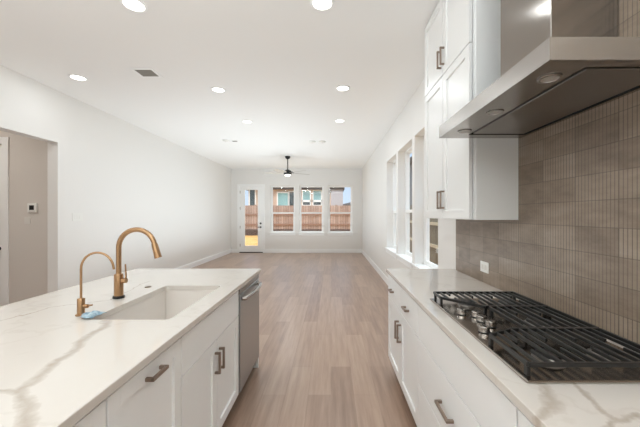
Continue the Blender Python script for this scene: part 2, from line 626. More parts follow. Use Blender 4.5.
m = MB()
m.box(DX0, sl0 - .003, YF + .001, YF + .14, .028, DZ); m.box(sl1 + .003, DX1, YF + .001, YF + .14, .028, DZ); m.box(sl0 - .003, sl1 + .003, YF + .001, YF + .14, 2.458, DZ)
m.box(DX0 - .07, DX0, YF - .018, YF, 0, DZ + .07); m.box(DX1, DX1 + .07, YF - .018, YF, 0, DZ + .07); m.box(DX0, DX1, YF - .018, YF, DZ, DZ + .07)
m.build('casing', M['trim'], door)

# hall door
m = MB()
m.box(HD0 + .02, HD1 - .02, HYB + .02, HYB + .055, .015, 2.425)
pf = HYB + .02
for za, zb in ((.2, 1.0), (1.15, 2.28)):
    m.box(HD0 + .13, HD1 - .13, pf - .006, pf, za, zb, .005)
hd = struct(m.build('door_2', M['trim']), 'white hall door at the left edge')
m = MB()
m.lathe([(0.03, 0), (0.03, -.01), (.011, -.012), (.011, -.05)], (HD1 - .08, pf, 0.93), 'Y', 20)
m.box(HD1 - .19, HD1 - .068, pf - .056, pf - .042, .92, .94, .004)
m.build('handle', M['black'], hd, True)
m = MB()
for a, b in ((HD0 - .085, HD0 + .012), (HD1 - .012, HD1 + .085)):
    m.box(a, b, HYB - .018, HYB - .0005, 0, 2.53, .004)
m.box(HD0 + .012, HD1 - .012, HYB - .018, HYB - .0005, 2.433, 2.53, .004)
m.build('casing', M['trim'], hd)

# ------------------------------------------------------------------ cabinets
IZ = 0.884     # underside of the worktops
def pull(parent, c, horizontal, xf, sgn, L=0.145, mat=None):
    """square bar pull on a face x = xf looking towards sgn; c = (y, z)"""
    y, z = c
    m = MB()
    t = 0.0062
    a = xf + sgn * 0.0005
    o = xf + sgn * 0.028
    if horizontal:
        m.box(o - t, o + t, y - L / 2, y + L / 2, z - t * 1.1, z + t * 1.1, .0015, 1)
        for q in (y - L / 2 + t, y + L / 2 - t):
            m.box(a, o, q - t, q + t, z - t * 1.1, z + t * 1.1, .001, 1)
    else:
        m.box(o - t, o + t, y - t * 1.1, y + t * 1.1, z - L / 2, z + L / 2, .0015, 1)
        for q in (z - L / 2 + t, z + L / 2 - t):
            m.box(a, o, y - t * 1.1, y + t * 1.1, q - t, q + t, .001, 1)
    return m.build('handle', mat or M['nickel'], parent)

def front(name, parent, xf, sgn, y0, y1, z0, z1, shaker=True, st=0.058):
    """a door or drawer front whose outer face is at x = xf"""
    m = MB()
    xb = xf - sgn * 0.020
    if shaker:
        e = .0008
        m.box(xb, xf, y0, y0 + st, z0, z1, e, 1); m.box(xb, xf, y1 - st, y1, z0, z1, e, 1)
        m.box(xb, xf, y0 + st, y1 - st, z0, z0 + st, e, 1); m.box(xb, xf, y0 + st, y1 - st, z1 - st, z1, e, 1)
        m.box(xb + sgn * .002, xf - sgn * .012, y0 + st - .004, y1 - st + .004, z0 + st - .004, z1 - st + .004)
    else:
        m.box(xb, xf, y0, y1, z0, z1, .0015, 2)
    return m.build(name, M['cab'], parent)

def base_cabinet(label, xf, sgn, depth, y0, y1, fronts, solid_top=True, cat='cabinet', group=None, name='base_cabinet'):
    """fronts: (name, y0, y1, z0, z1, shaker, handle or None); handle = (y, z, horizontal)"""
    xc = xf - sgn * 0.0320              # front of the carcass
    xk = xc - sgn * depth               # its back
    t = thing(name, label, cat, ((xc + xk) / 2, (y0 + y1) / 2, 0), group)
    p = 0.018
    m = MB()
    m.box(xc, xk, y0 + .001, y0 + p, .10, IZ - .002); m.box(xc, xk, y1 - p, y1 - .001, .10, IZ - .002)
    m.box(xc, xk, y0 + p, y1 - p, .10, .10 + p)
    m.box(xk, xk + sgn * p, y0 + p, y1 - p, .10 + p, IZ - .002)
    m.box(xc, xc - sgn * .08, y0 + p, y1 - p, IZ - .030, IZ - .002)
    m.build('carcass', M['cab'], t)
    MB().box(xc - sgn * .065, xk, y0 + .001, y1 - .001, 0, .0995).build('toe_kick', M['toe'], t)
    for nm, a, b, z0, z1, sh, hnd in fronts:
        f = front(nm, t, xf, sgn, a, b, z0, z1, sh)
        if hnd:
            pull(f, (hnd[0], hnd[1]), hnd[2], xf, sgn, hnd[3] if len(hnd) > 3 else 0.145)
    return t

G = 0.0038
XI = -0.672         # island fronts
IE = -0.655         # island worktop edge
DG = 'island base cabinets'
ZT, ZB = 0.867, 0.112
base_cabinet('white island cabinet nearest the camera, left of the pull-out with one handle', XI, 1, 0.60, 0.02, 0.930,
    [('door', .02 + G, .475 - G, ZB, ZT, True, (0.40, .72, False)), ('door', .475 + G, .930 - G, ZB, ZT, True, None)])
base_cabinet('white island pull-out cabinet with a single horizontal handle near its top', XI, 1, 0.60, 0.930, 1.395,
    [('door', .930 + G, 1.395 - G, ZB, ZT, True, (1.170, .822, True, .104))])
base_cabinet('white island sink cabinet with two doors under a plain panel', XI, 1, 0.60, 1.395, 2.258,
    [('drawer_front', 1.395 + G, 2.258 - G, .688, ZT, False, None),
     ('door', 1.395 + G, 1.8265 - G, ZB, .683, True, (1.795, .56, False, .125)),
     ('door', 1.8265 + G, 2.258 - G, ZB, .683, True, (1.862, .56, False, .125))])
# panels of the island
tag(MB().box(XI - .002, -1.52, 2.870, 2.889, 0, IZ - .001, .001, 1).build('end_panel', M['cab']), 'white panel closing the far end of the island beside the dishwasher', 'panel')
m = MB()
m.box(-1.50, -1.52, -.40, 2.869, 0, IZ - .001)
for k in range(4):
    a = -.40 + k * .8172
    for q in (a, a + .8172 - .06):
        m.box(-1.52, -1.53, q, q + .06, .0, IZ - .001)
    m.box(-1.52, -1.53, a + .06, a + .8172 - .06, .0, .1); m.box(-1.52, -1.53, a + .06, a + .8172 - .06, IZ - .08, IZ - .001)
tag(m.build('back_panel', M['cab']), 'white panelled back of the island facing the left wall', 'panel')
tag(MB().box(XI - .002, -1.499, -.40, .018, 0, IZ - .001).build('filler_panel', M['cab']), 'white island end block behind the camera', 'panel')

# island worktop with a sink cut-out
SX0, SX1, SY0, SY1 = -1.172, -0.778, 1.492, 2.205
def slab_with_hole(x0, x1, y0, y1, hx0, hx1, hy0, hy1, z0, z1):
    b = bmesh.new()
    def ring(xa, xb, ya, yb, z):
        return [b.verts.new(p) for p in ((xa, ya, z), (xb, ya, z), (xb, yb, z), (xa, yb, z))]
    e = .0025
    ob, o1, o2 = ring(x0, x1, y0, y1, z0), ring(x0, x1, y0, y1, z1 - e), ring(x0 + e, x1 - e, y0 + e, y1 - e, z1)
    # rounded hole
    def rring(xa, xb, ya, yb, z, r=.022, n=4):
        out = []
        for cx, cy, a0 in ((xa + r, ya + r, PI), (xb - r, ya + r, 1.5 * PI), (xb - r, yb - r, 0), (xa + r, yb - r, .5 * PI)):
            out.append([b.verts.new((cx + r * math.cos(a0 + k * PI / 2 / n), cy + r * math.sin(a0 + k * PI / 2 / n), z)) for k in range(n + 1)])
        return out
    hb, ht = rring(hx0, hx1, hy0, hy1, z0), rring(hx0, hx1, hy0, hy1, z1)
    def wall(p, q):
        for i in range(len(p)):
            b.faces.new((p[i], p[(i + 1) % len(p)], q[(i + 1) % len(q)], q[i]))
    wall(ob, o1); wall(o1, o2)
    fl = [sum(hb, []), sum(ht, [])]
    wall(fl[0], fl[1])
    for o, h in ((ob, hb), (o2, ht)):
        for i in range(4):
            j = (i + 1) % 4
            b.faces.new([o[i]] + h[i][2:] + h[j][:3] + [o[j]])
    bmesh.ops.recalc_face_normals(b, faces=b.faces)
    mb = MB()
    mb._merge(b)
    return mb
wt = slab_with_hole(-1.82, IE, -.45, 2.90, SX0, SX1, SY0, SY1, IZ, .914).build('worktop', M['quartz'])
tag(wt, 'white island worktop with bold grey-brown veins and a sink cut into it', 'countertop')

# sink
t = thing('sink', 'white undermount sink set into the island worktop', 'sink', ((SX0 + SX1) / 2, (SY0 + SY1) / 2, .66))
m = MB()
q, wd, zb_ = .006, .012, .665
a0, a1, b0, b1 = SX0 - q, SX1 + q, SY0 - q, SY1 + q
m.box(a0 - wd, a0, b0 - wd, b1 + wd, zb_, IZ - .001, .003); m.box(a1, a1 + wd, b0 - wd, b1 + wd, zb_, IZ - .001, .003)
m.box(a0, a1, b0 - wd, b0, zb_, IZ - .001, .003); m.box(a0, a1, b1, b1 + wd, zb_, IZ - .001, .003)
m.box(a0 - wd, a1 + wd, b0 - wd, b1 + wd, zb_ - wd, zb_, .003)
m.build('basin', M['sink'], t)
MB().lathe([(.045, .001), (.045, .004), (.03, .004), (.03, .002), (0, .002)], (-.99, 1.85, zb_), 'Z', 24).build('drain', M['steel'], t, True)

# main faucet
fx, fy = -1.287, 1.88
t = thing('kitchen_faucet', 'tall champagne bronze gooseneck faucet standing behind the sink', 'faucet', (fx, fy, .914))
MB().lathe([(.031, .0005), (.032, .004), (.031, .014), (.024, .016)], (fx, fy, .914), 'Z', 28).build('base_ring', M['black'], t, True)
MB().lathe([(.0245, .016), (.0245, .140), (.022, .146), (.016, .148)], (fx, fy, .914), 'Z', 28).build('body', M['gold'], t, True)
R_ = .113
zc = .914 + .302
pts = [(fx, fy, .914 + .146), (fx, fy, .914 + .22)] + [(fx, fy, zc - .02)]
for k in range(0, 19):
    a = PI - k * (PI * .93) / 18
    pts.append((fx + R_ + R_ * math.cos(a), fy - .012 * k / 18, zc + R_ * math.sin(a)))
MB().tube(pts, .0145, 18).build('neck', M['gold'], t, True)
e = Vector(pts[-1])
d = (Vector(pts[-1]) - Vector(pts[-2])).normalized()
MB().tube([e - d * .004, e + d * .012, e + d * .05, e + d * .085], .0165, 18, .0205).build('spray_head', M['gold'], t, True)
m = MB()
m.tube([(fx + .020, fy, .914 + .105), (fx + .046, fy, .914 + .105)], .015, 16)
m.build('valve', M['gold'], t, True)
m = MB()
m.tube([(fx + .040, fy, .914 + .105), (fx + .044, fy, .914 + .14), (fx + .040, fy, .914 + .205)], .0055, 12, .0042)
m.build('lever', M['gold'], t, True)

# filtered water faucet
gx, gy = -1.258, 1.56
t = thing('filter_faucet', 'small thin champagne bronze water faucet left of the tall one', 'faucet', (gx, gy, .914))
MB().lathe([(.024, .0005), (.024, .006), (.0165, .008), (.0165, .082), (.0145, .085), (.007, .086)], (gx, gy, .914), 'Z', 24).build('body', M['gold'], t, True)
R2, zc = .082, .914 + .232
pts = [(gx, gy, .914 + .085), (gx, gy, .914 + .16), (gx, gy, zc - .015)]
for k in range(19):
    a = PI - k * (PI * .93) / 18
    pts.append((gx + R2 + R2 * math.cos(a), gy, zc + R2 * math.sin(a)))
pts.append((pts[-1][0] + .004, gy, pts[-1][2] - .02))
MB().tube(pts, .0055, 14).build('spout', M['gold'], t, True)
m = MB()
m.tube([(gx + .012, gy, .914 + .045), (gx + .034, gy, .914 + .045)], .010, 14)
m.tube([(gx + .028, gy, .914 + .048), (gx + .06, gy - .005, .914 + .052)], .0042, 10)
m.build('lever', M['gold'], t, True)

# crumpled blue wrapper next to it
b = bmesh.new()
bmesh.ops.create_grid(b, x_segments=22, y_segments=16, size=0.5)
rnd = random.Random(3)
for v in b.verts:
    x, y = v.co.x, v.co.y
    r = math.hypot(x, y) * 2
    ang = math.atan2(y, x)
    k = 1 - .13 * math.cos(3 * ang + 1) * r
    v.co.x = x * .086 * k / max(1, r) ** .55
    v.co.y = y * .095 * k / max(1, r) ** .55
    f = max(0, 1 - r ** 2 * .55)
    v.co.z = .003 + f * (.013 + .005 * math.sin(x * 11 + y * 5) + .004 * math.sin(y * 13 - x * 6 + 1) + .003 * rnd.random())
    v.co.z = max(.002, v.co.z)
bmesh.ops.solidify(b, geom=list(b.faces), thickness=-.0015)
bmesh.ops.translate(b, verts=b.verts, vec=(-1.186, 1.536, .9155))
mb = MB(); mb._merge(b)
tt = NT('pale_blue_plastic')
nz = tt.noise(tt.pos(), 60.0, 3.0)
M['wrapper'] = tt.done(tt.ramp(nz.outputs[0], [(.35, srgb(120, 150, 168)), (.65, srgb(184, 204, 214))]), .25)
tag(mb.build('plastic_wrapper', M['wrapper'], None, True), 'crumpled pale blue wrapper lying at the foot of the small faucet', 'wrapper')

tag(MB().lathe([(.021, .0005), (.021, .005), (.013, .007), (0, .007)], (-1.275, 2.16, .914), 'Z', 24).build('sink_button', M['nickel'], None, True),
    'small round metal button on the worktop behind the sink', 'button')

# dishwasher
dy0, dy1 = 2.262, 2.866
t = thing('dishwasher', 'stainless steel dishwasher at the far end of the island', 'dishwasher', (-.97, (dy0 + dy1) / 2, 0))
MB().box(-.70, -1.26, dy0 + .004, dy1 - .004, .10, IZ - .004).build('body', M['dark'], t)
dr = MB().box(-.662, -.699, dy0 + .004, dy1 - .004, .115, IZ - .05, .004).build('door', M['steel_dw'], t)
MB().box(-.666, -.699, dy0 + .004, dy1 - .004, IZ - .048, IZ - .012, .002).build('control_strip', M['steel_dark'], t)
m = MB()
hp = [(-.662 + .002, dy0 + .045, .795)]
for k in range(13):
    u = k / 12
    hp.append((-.662 + .022 + .022 * math.sin(PI * u), dy0 + .05 + u * (dy1 - dy0 - .10), .795))
hp.append((-.662 + .002, dy1 - .045, .795))
m.tube(hp, .015, 14)
m.build('handle', M['steel'], dr, True)
MB().box(-.73, -1.20, dy0 + .004, dy1 - .004, 0, .0995).build('toe_kick', M['black'], t)

# right run of base cabinets
XC = 0.530
EDGE = 0.515
base_cabinet('white base cabinet with two small drawers over two doors at the far end', XC, -1, 0.582, 1.890, 2.875,
    [('drawer', 1.89 + G, 2.3825 - G, .672, ZT, False, (2.15, .765, True, .10)), ('drawer', 2.3825 + G, 2.875 - G, .672, ZT, False, (2.66, .765, True, .10)),
     ('door', 1.89 + G, 2.3825 - G, ZB, .667, True, (2.345, .52, False, .14)), ('door', 2.3825 + G, 2.875 - G, ZB, .667, True, (2.425, .52, False, .14))])
base_cabinet('white drawer cabinet under the cooktop with a plain top panel', XC, -1, 0.582, 0.884, 1.890,
    [('drawer_front', .884 + G, 1.89 - G, .672, ZT, False, None), ('drawer', .884 + G, 1.89 - G, .396, .667, False, (1.412, .525, True, .155)),
     ('drawer', .884 + G, 1.89 - G, ZB, .391, False, (1.412, .25, True, .155))])
base_cabinet('white base cabinet nearest the camera on the right of the cooktop', XC, -1, 0.582, -.40, 0.884,
    [('drawer', .242 + G, .884 - G, .672, ZT, False, (.56, .77, True)), ('door', .242 + G, .884 - G, ZB, .667, True, (.80, .56, False)),
     ('drawer', -.40 + G, .242 - G, .672, ZT, False, (-.08, .77, True)), ('door', -.40 + G, .242 - G, ZB, .667, True, (-.32, .56, False))])
tag(MB().box(EDGE, XR - .001, -.42, 2.895, IZ, .914, .0025).build('worktop', M['quartz']), 'white veined worktop along the right wall under the cooktop', 'countertop')

# tile
TX = XR - .013
m = MB()
m.box(TX, XR - .0005, -.42, 1.884, .9145, H - .001)
m.box(TX, XR - .0005, 1.884, 2.825, .9145, 1.386)
tag(m.build('backsplash', M['tile']), 'brown ribbed tile backsplash behind the cooktop and hood', 'backsplash')

# wall cabinets
def wall_cabinet(label, z0, z1, zd0, zd1, hz):
    y0, y1 = 1.887, 2.790
    xf = .842
    t = thing('wall_cabinet', label, 'cabinet', (1.0, (y0 + y1) / 2, z0))
    p = .018
    x0, x1 = xf + .024, XR - .0005
    m = MB()
    m.box(x0, x1, y0, y0 + p, z0, z1); m.box(x0, x1, y1 - p, y1, z0, z1)
    m.box(x0, x1, y0 + p, y1 - p, z0, z0 + p); m.box(x0, x1, y0 + p, y1 - p, z1 - p, z1); m.box(x1 - p, x1, y0 + p, y1 - p, z0 + p, z1 - p)
    m.build('carcass', M['cab'], t)
    MB().box(x0 + .014, x1, y0 - .006, y0 - .0003, z0, z1).build('side_panel', M['cab'], t)
    mid = (y0 + y1) / 2
    for a, b, hy in ((y0 + G, mid - G, mid - .032), (mid + G, y1 - G, mid + .032)):
        f = front('door', t, xf, -1, a, b, zd0, zd1, True)
        pull(f, (hy, hz), False, xf, -1, .135)
    return t
wall_cabinet('white two-door wall cabinet hanging over the far end of the tile', 1.387, 2.470, 1.391, 2.466, 1.53)
wall_cabinet('white short two-door cabinet stacked above the taller one up to the ceiling', 2.4705, H - .002, 2.474, H - .02, 2.60)

# ------------------------------------------------------------------ range hood
hx0, hx1, hy0, hy1, hz0, hz1 = .648, TX - .0005, .918, 1.860, 1.878, 1.946
t = thing('range_hood', 'large stainless steel chimney range hood above the cooktop', 'range hood', ((hx0 + hx1) / 2, (hy0 + hy1) / 2, hz0))
fx0, fx1, fy0, fy1 = .790, 1.118, .962, 1.786
m = MB()
T = .003
m.box(hx0, hx0 + T, hy0, hy1, hz0, hz1); m.box(hx1 - T, hx1, hy0, hy1, hz0, hz1)
m.box(hx0 + T, hx1 - T, hy0, hy0 + T, hz0, hz1); m.box(hx0 + T, hx1 - T, hy1 - T, hy1, hz0, hz1)
# bottom lip around the filter opening
m.box(hx0 + T, fx0, hy0 + T, hy1 - T, hz0, hz0 + T); m.box(fx1, hx1 - T, hy0 + T, hy1 - T, hz0, hz0 + T)
m.box(fx0, fx1, hy0 + T, fy0, hz0, hz0 + T); m.box(fx0, fx1, fy1, hy1 - T, hz0, hz0 + T)
m.build('canopy', M['steel'], t)
cx0, cy0, cy1 = .870, 1.226, 1.592
b = bmesh.new()
lo = [b.verts.new(p) for p in ((hx0, hy0, hz1), (hx1, hy0, hz1), (hx1, hy1, hz1), (hx0, hy1, hz1))]
hi = [b.verts.new(p) for p in ((cx0, cy0, 2.0), (hx1, cy0, 2.0), (hx1, cy1, 2.0), (cx0, cy1, 2.0))]
for i in range(4):
    b.faces.new((lo[i], lo[(i + 1) % 4], hi[(i + 1) % 4], hi[i]))
b.faces.new(hi)
bmesh.ops.recalc_face_normals(b, faces=b.faces)
mb = MB(); mb._merge(b)
mb.build('canopy_top', M['steel'], t)
MB().box(cx0, hx1, cy0, cy1, 2.0005, H - .001, .002, 1).build('chimney', M['steel_chim'], t)
m = MB()
m.box(fx0 + .001, fx1 - .001, fy0 + .001, fy1 - .001, hz0 + .035, hz0 + .045)
for a, b_, c, d in ((fx0, fx0 + .004, fy0, fy1), (fx1 - .004, fx1, fy0, fy1), (fx0, fx1, fy0, fy0 + .004), (fx0, fx1, fy1 - .004, fy1)):
    m.box(a, b_, c, d, hz0 + T, hz0 + .045)
m.build('filter_recess', M['gap_shade'], t)
MB().box(fx0 + .020, fx1 - .020, fy0 + .020, fy1 - .020, hz0 + .001, hz0 + .012, .003).build('filter_panel', M['steel_dark'], t)
for y in (1.04, 1.385, 1.70):
    l = MB().lathe([(.036, -.001), (.036, -.004), (.029, -.005), (.028, -.002), (.028, -.001)], (.733, y, hz0), 'Z', 28).build('light_ring', M['steel'], t, True)
    MB().lathe([(.0275, -.0012), (.0275, -.003), (0, -.0035)], (.733, y, hz0), 'Z', 28).build('lens', M['hoodlens'], l, True)

# ------------------------------------------------------------------ cooktop
kx0, kx1, ky0, ky1, kz = .585, 1.085, .925, 1.838, .914
t = thing('cooktop', 'stainless gas cooktop with black iron grates set in the right worktop', 'cooktop', ((kx0 + kx1) / 2, (ky0 + ky1) / 2, kz))
MB().box(kx0, kx1, ky0, ky1, kz + .0005, kz + .010, .004).build('tray', M['steel_top'], t)
def grate(front_pts, y0, y1, xb, nbars):
    """front_pts: outline of the front edge from y0 to y1 as (x, y)"""
    m = MB()
    zt, zb2, wd = kz + .055, kz + .042, .011
    out = [(xb, y0)] + front_pts + [(xb, y1)]
    for i in range(len(out)):
        p, q = out[i], out[(i + 1) % len(out)]
        m.bar(p, q, wd, zb2 - .001, zt)
    # bars along Y
    def xfront(y):
        return min(x for x, _ in front_pts)
    x_lo = min(x for x, _ in front_pts)
    for k in range(1, nbars):
        x = x_lo + (xb - x_lo) * k / nbars
        ya, yb = y0, y1
        for (p, q) in zip(front_pts, front_pts[1:]):
            if abs(p[0] - q[0]) > 1e-4 and min(p[0], q[0]) <= x <= max(p[0], q[0]):
                yy = p[1] + (q[1] - p[1]) * (x - p[0]) / (q[0] - p[0])
                if q[0] > p[0]:
                    yb = min(yb, yy)
                else:
                    ya = max(ya, yy)
        mid = (ya + yb) / 2
        gap = .035 if k % 3 == 2 else 0
        if gap:
            m.bar((x, ya), (x, mid - gap), wd * .8, zb2, zt)
            m.bar((x, mid + gap), (x, yb), wd * .8, zb2, zt)
        else:
            m.bar((x, ya), (x, yb), wd * .8, zb2, zt)
    for (x, y) in [(xb - .002, y0 + .012), (xb - .002, y1 - .012)] + [(p[0] + .004, p[1] + (.012 if i == 0 else -.012)) for i, p in ((0, front_pts[0]), (1, front_pts[-1]))] + \
                  ([(front_pts[1][0] + .003, front_pts[1][1])] if len(front_pts) > 2 else []):
        m.box(x - .006, x + .006, y - .009, y + .009, kz + .0105, zb2 + .004, .0015, 1)
    return m.build('grate', M['iron'], t)
grate([(.603, .947), (.603, 1.175), (.720, 1.232)], .947, 1.232, 1.068, 13)
grate([(.780, 1.240), (.780, 1.526)], 1.240, 1.526, 1.068, 8)
grate([(.765, 1.534), (.603, 1.705), (.603, 1.816)], 1.534, 1.816, 1.068, 13)
for (x, y, r) in ((.745, 1.06, .040), (.955, 1.09, .034), (.930, 1.383, .052), (.745, 1.70, .034), (.955, 1.68, .040)):
    bn = MB().lathe([(r + .012, .0105), (r + .010, .018), (r, .020), (r - .004, .026)], (x, y, kz), 'Z', 28).build('burner', M['steel_dark'], t, True)
    MB().lathe([(r - .001, .0265), (r, .030), (r - .003, .034), (0, .035)], (x, y, kz), 'Z', 28).build('burner_cap', M['black'], bn, True)
for (x, y) in ((.650, 1.545), (.705, 1.505), (.700, 1.440), (.708, 1.375), (.648, 1.310)):
    k = MB().lathe([(.0225, .0105), (.0225, .015), (.0215, .017), (.0210, .034), (.0195, .036), (0, .0365)], (x, y, kz), 'Z', 28).build('knob', M['steel'], t, True)
    m = MB()
    m.lathe([(.0245, .0103), (.0248, .013), (.0230, .0140)], (x, y, kz), 'Z', 28)
    m.box(x - .0025, x + .0025, y - .015, y + .015, kz + .0362, kz + .039, .001, 1)
    m.build('knob_ring', M['black'], k, True)

# ------------------------------------------------------------------ wall plates
def plate(name, label, cat, c, normal, wd, ht, feats, mat=None):
    """normal 'x-' (on the right wall tile), 'x+' (left wall), 'y-' (hall wall)"""
    def P(m, a0, a1, z0, z1, d0, d1, bev):
        if normal == 'x-':
            m.box(c[0] - d1, c[0] - d0, c[1] + a0, c[1] + a1, c[2] + z0, c[2] + z1, bev)
        elif normal == 'x+':
            m.box(c[0] + d0, c[0] + d1, c[1] + a0, c[1] + a1, c[2] + z0, c[2] + z1, bev)
        else:
            m.box(c[0] + a0, c[0] + a1, c[1] - d1, c[1] - d0, c[2] + z0, c[2] + z1, bev)
    t = thing(name, label, cat, c)
    m = MB(); P(m, -wd / 2, wd / 2, -ht / 2, ht / 2, .0003, .006, .0015)
    m.build('cover_plate', mat or M['white_plastic'], t)
    for nm, mt, a0, a1, z0, z1, d in feats:
        m = MB(); P(m, a0, a1, z0, z1, .0062, .006 + d, .0008)
        m.build(nm, mt, t)
    return t
plate('power_outlet', 'white power outlet on the brown tile behind the cooktop', 'outlet', (TX, 2.29, 1.032), 'x-', .118, .078,
      [('socket', M['grey_plate'], -.038, -.008, -.017, .017, .002), ('socket', M['grey_plate'], .008, .038, -.017, .017, .002)])
plate('light_switch', 'white three-switch plate on the left wall beside the hall opening', 'switch', (XL, 4.535, 1.385), 'x+', .185, .118,
      [('rocker', M['white_plastic'], k * .047 - .016, k * .047 + .016, -.033, .033, .003) for k in (-1, 0, 1)])
tx_, tz_ = -4.275, 1.515
t = thing('thermostat', 'white square thermostat with a dark screen on the hall wall', 'thermostat', (tx_, HYB, tz_))
MB().box(tx_ - .066, tx_ + .066, HYB - .022, HYB - .0003, tz_ - .066, tz_ + .066, .006).build('housing', M['white_plastic'], t)
MB().box(tx_ - .036, tx_ + .030, HYB - .0235, HYB - .0222, tz_ - .030, tz_ + .036).build('screen', M['dark'], t)
plate('wall_plate', 'pale wall plate just below the thermostat in the hall', 'wall plate', (-4.355, HYB, 1.335), 'y-', .085, .10,
      [('rocker', M['grey_plate'], -.016, .016, -.033, .033, .002)], M['grey_plate'])

# ------------------------------------------------------------------ ceiling fixtures
def downlight(label, x, y, watts=None):
    t = thing('recessed_light', label, 'ceiling light', (x, y, H), 'recessed ceiling lights')
    MB().lathe([(.098, -.0003), (.097, -.006), (.080, -.010), (.074, -.006), (.074, -.0003)], (x, y, H), 'Z', 36).build('trim_ring', M['trim'], t, True)
    MB().lathe([(.0735, -.0004), (.0735, -.004), (0, -.0045)], (x, y, H), 'Z', 36).build('lens', M['lens'], t, True)
    ld = bpy.data.lights.new('lamp', 'AREA')
    ld.shape = 'DISK'
    ld.size = .14
    ld.energy = watts or CAN_W
    ld.color = CAN_COL if y > 3.5 or x > -4 else (1.0, .95, .88)
    lo_ = bpy.data.objects.new('lamp', ld)
    C.objects.link(lo_)
    lo_.parent = t
    lo_.location = (0, 0, -.014)
    return t
downlight('lit recessed light nearest the upper left, above the island', -1.576, 2.48)
downlight('lit recessed light closest to the left wall', -3.10, 3.80)
downlight('lit recessed light in line with the fan, beyond the ceiling vent', -1.515, 4.17, 5.0)
downlight('lit recessed light farthest back on the left side', -1.515, 5.60, 5.0)
downlight('lit recessed light at the top edge above the aisle', -.07, 2.46, 1.5)
downlight('lit recessed light on the right, nearer of the pair before the windows', .157, 4.12, 5.0)
downlight('lit recessed light on the right, farther of the pair before the windows', .157, 5.55, 5.0)
for i, (x, y) in enumerate(((-1.576, .80), (-.07, .80), (-3.10, 1.9), (-1.576, -1.2), (-.07, -1.2))):
    downlight(['recessed light over the near end of the island', 'recessed light over the aisle beside the cooktop', 'recessed light over the near left wall',
               'recessed light over the room behind the island', 'recessed light over the aisle behind the camera'][i], x, y)
downlight('recessed light in the hall', -5.2, 3.3, HALL_W)

# ceiling vent
def vent(label, x, y, wx, wy):
    t = thing('ceiling_vent', label, 'vent', (x, y, H))
    m = MB()
    fw = .034
    m.box(x - wx / 2, x + wx / 2, y - wy / 2, y - wy / 2 + fw, H - .008, H - .0003, .002); m.box(x - wx / 2, x + wx / 2, y + wy / 2 - fw, y + wy / 2, H - .008, H - .0003, .002)
    m.box(x - wx / 2, x - wx / 2 + fw, y - wy / 2 + fw, y + wy / 2 - fw, H - .008, H - .0003, .002); m.box(x + wx / 2 - fw, x + wx / 2, y - wy / 2 + fw, y + wy / 2 - fw, H - .008, H - .0003, .002)
    m.build('frame', M['trim'], t)
    m = MB()
    m.box(x - wx / 2 + fw, x + wx / 2 - fw, y - wy / 2 + fw, y + wy / 2 - fw, H - .0015, H - .0004)
    m.build('grille_backing', M['black'], t)
    m = MB()
    n = 12
    for k in range(n):
        yy = y - wy / 2 + fw + (wy - 2 * fw) * (k + .5) / n
        m.prism([(yy - .006, H - .0015), (yy - .004, H - .0015), (yy + .006, H - .008), (yy + .004, H - .008)], x - wx / 2 + fw, x + wx / 2 - fw, axis='X')
    m.build('louvres', plain('grey_vent_paint', srgb(150, 147, 140), .5), t)
vent('rectangular grey-louvred vent in the ceiling near the left wall', -2.18, 3.67, .26, .24)
def detector(label, x, y, r, group=None):
    t = thing('smoke_detector', label, 'smoke detector', (x, y, H), group)
    MB().lathe([(r, -.0003), (r, -.012), (r * .85, -.03), (r * .4, -.036), (0, -.036)], (x, y, H), 'Z', 28).build('housing', M['white_plastic'], t, True)
    MB().lathe([(r * .28, -.0363), (r * .28, -.040), (0, -.041)], (x, y, H), 'Z', 20).build('sensor_cap', M['grey_plate'], t, True)
detector('small white ceiling disc beside the little dark vent, far left', -2.38, 7.0, .07)
vent('tiny dark vent in the ceiling far back on the left', -2.20, 7.08, .18, .16)
detector('left white disc of the two on the far ceiling, right of the fan', -.43, 7.12, .075)
detector('right white disc of the two on the far ceiling, right of the fan', -.20, 7.12, .075)

# ceiling fan
ax, ay = -1.25, 8.95
zr = 2.62
t = thing('ceiling_fan', 'black ceiling fan with pale blades hanging in the far living room', 'ceiling fan', (ax, ay, H))
MB().lathe([(.075, -.0003), (.075, -.03), (.05, -.07), (.02, -.085)], (ax, ay, H), 'Z', 28).build('canopy', M['black'], t, True)
MB().tube([(ax, ay, H - .08), (ax, ay, zr + .07)], .014, 14).build('downrod', M['black'], t, True)
MB().lathe([(.02, .10), (.05, .085), (.10, .06), (.115, .02), (.115, -.03), (.09, -.05)], (ax, ay, zr), 'Z', 32).build('motor_housing', M['black'], t, True)
MB().lathe([(.088, -.0505), (.085, -.075), (.05, -.095), (0, -.10)], (ax, ay, zr), 'Z', 28).build('light_cover', M['fanlens'], t, True)
fl = bpy.data.lights.new('lamp', 'AREA')
fl.shape = 'DISK'
fl.size = .16
fl.energy = FAN_W
fl.color = CAN_COL
fo_ = bpy.data.objects.new('lamp', fl)
C.objects.link(fo_)
fo_.parent = t
fo_.location = (0, 0, zr - .105 - H)
M['blade'] = plain('pale_fan_blade', srgb(196, 190, 182), .35)
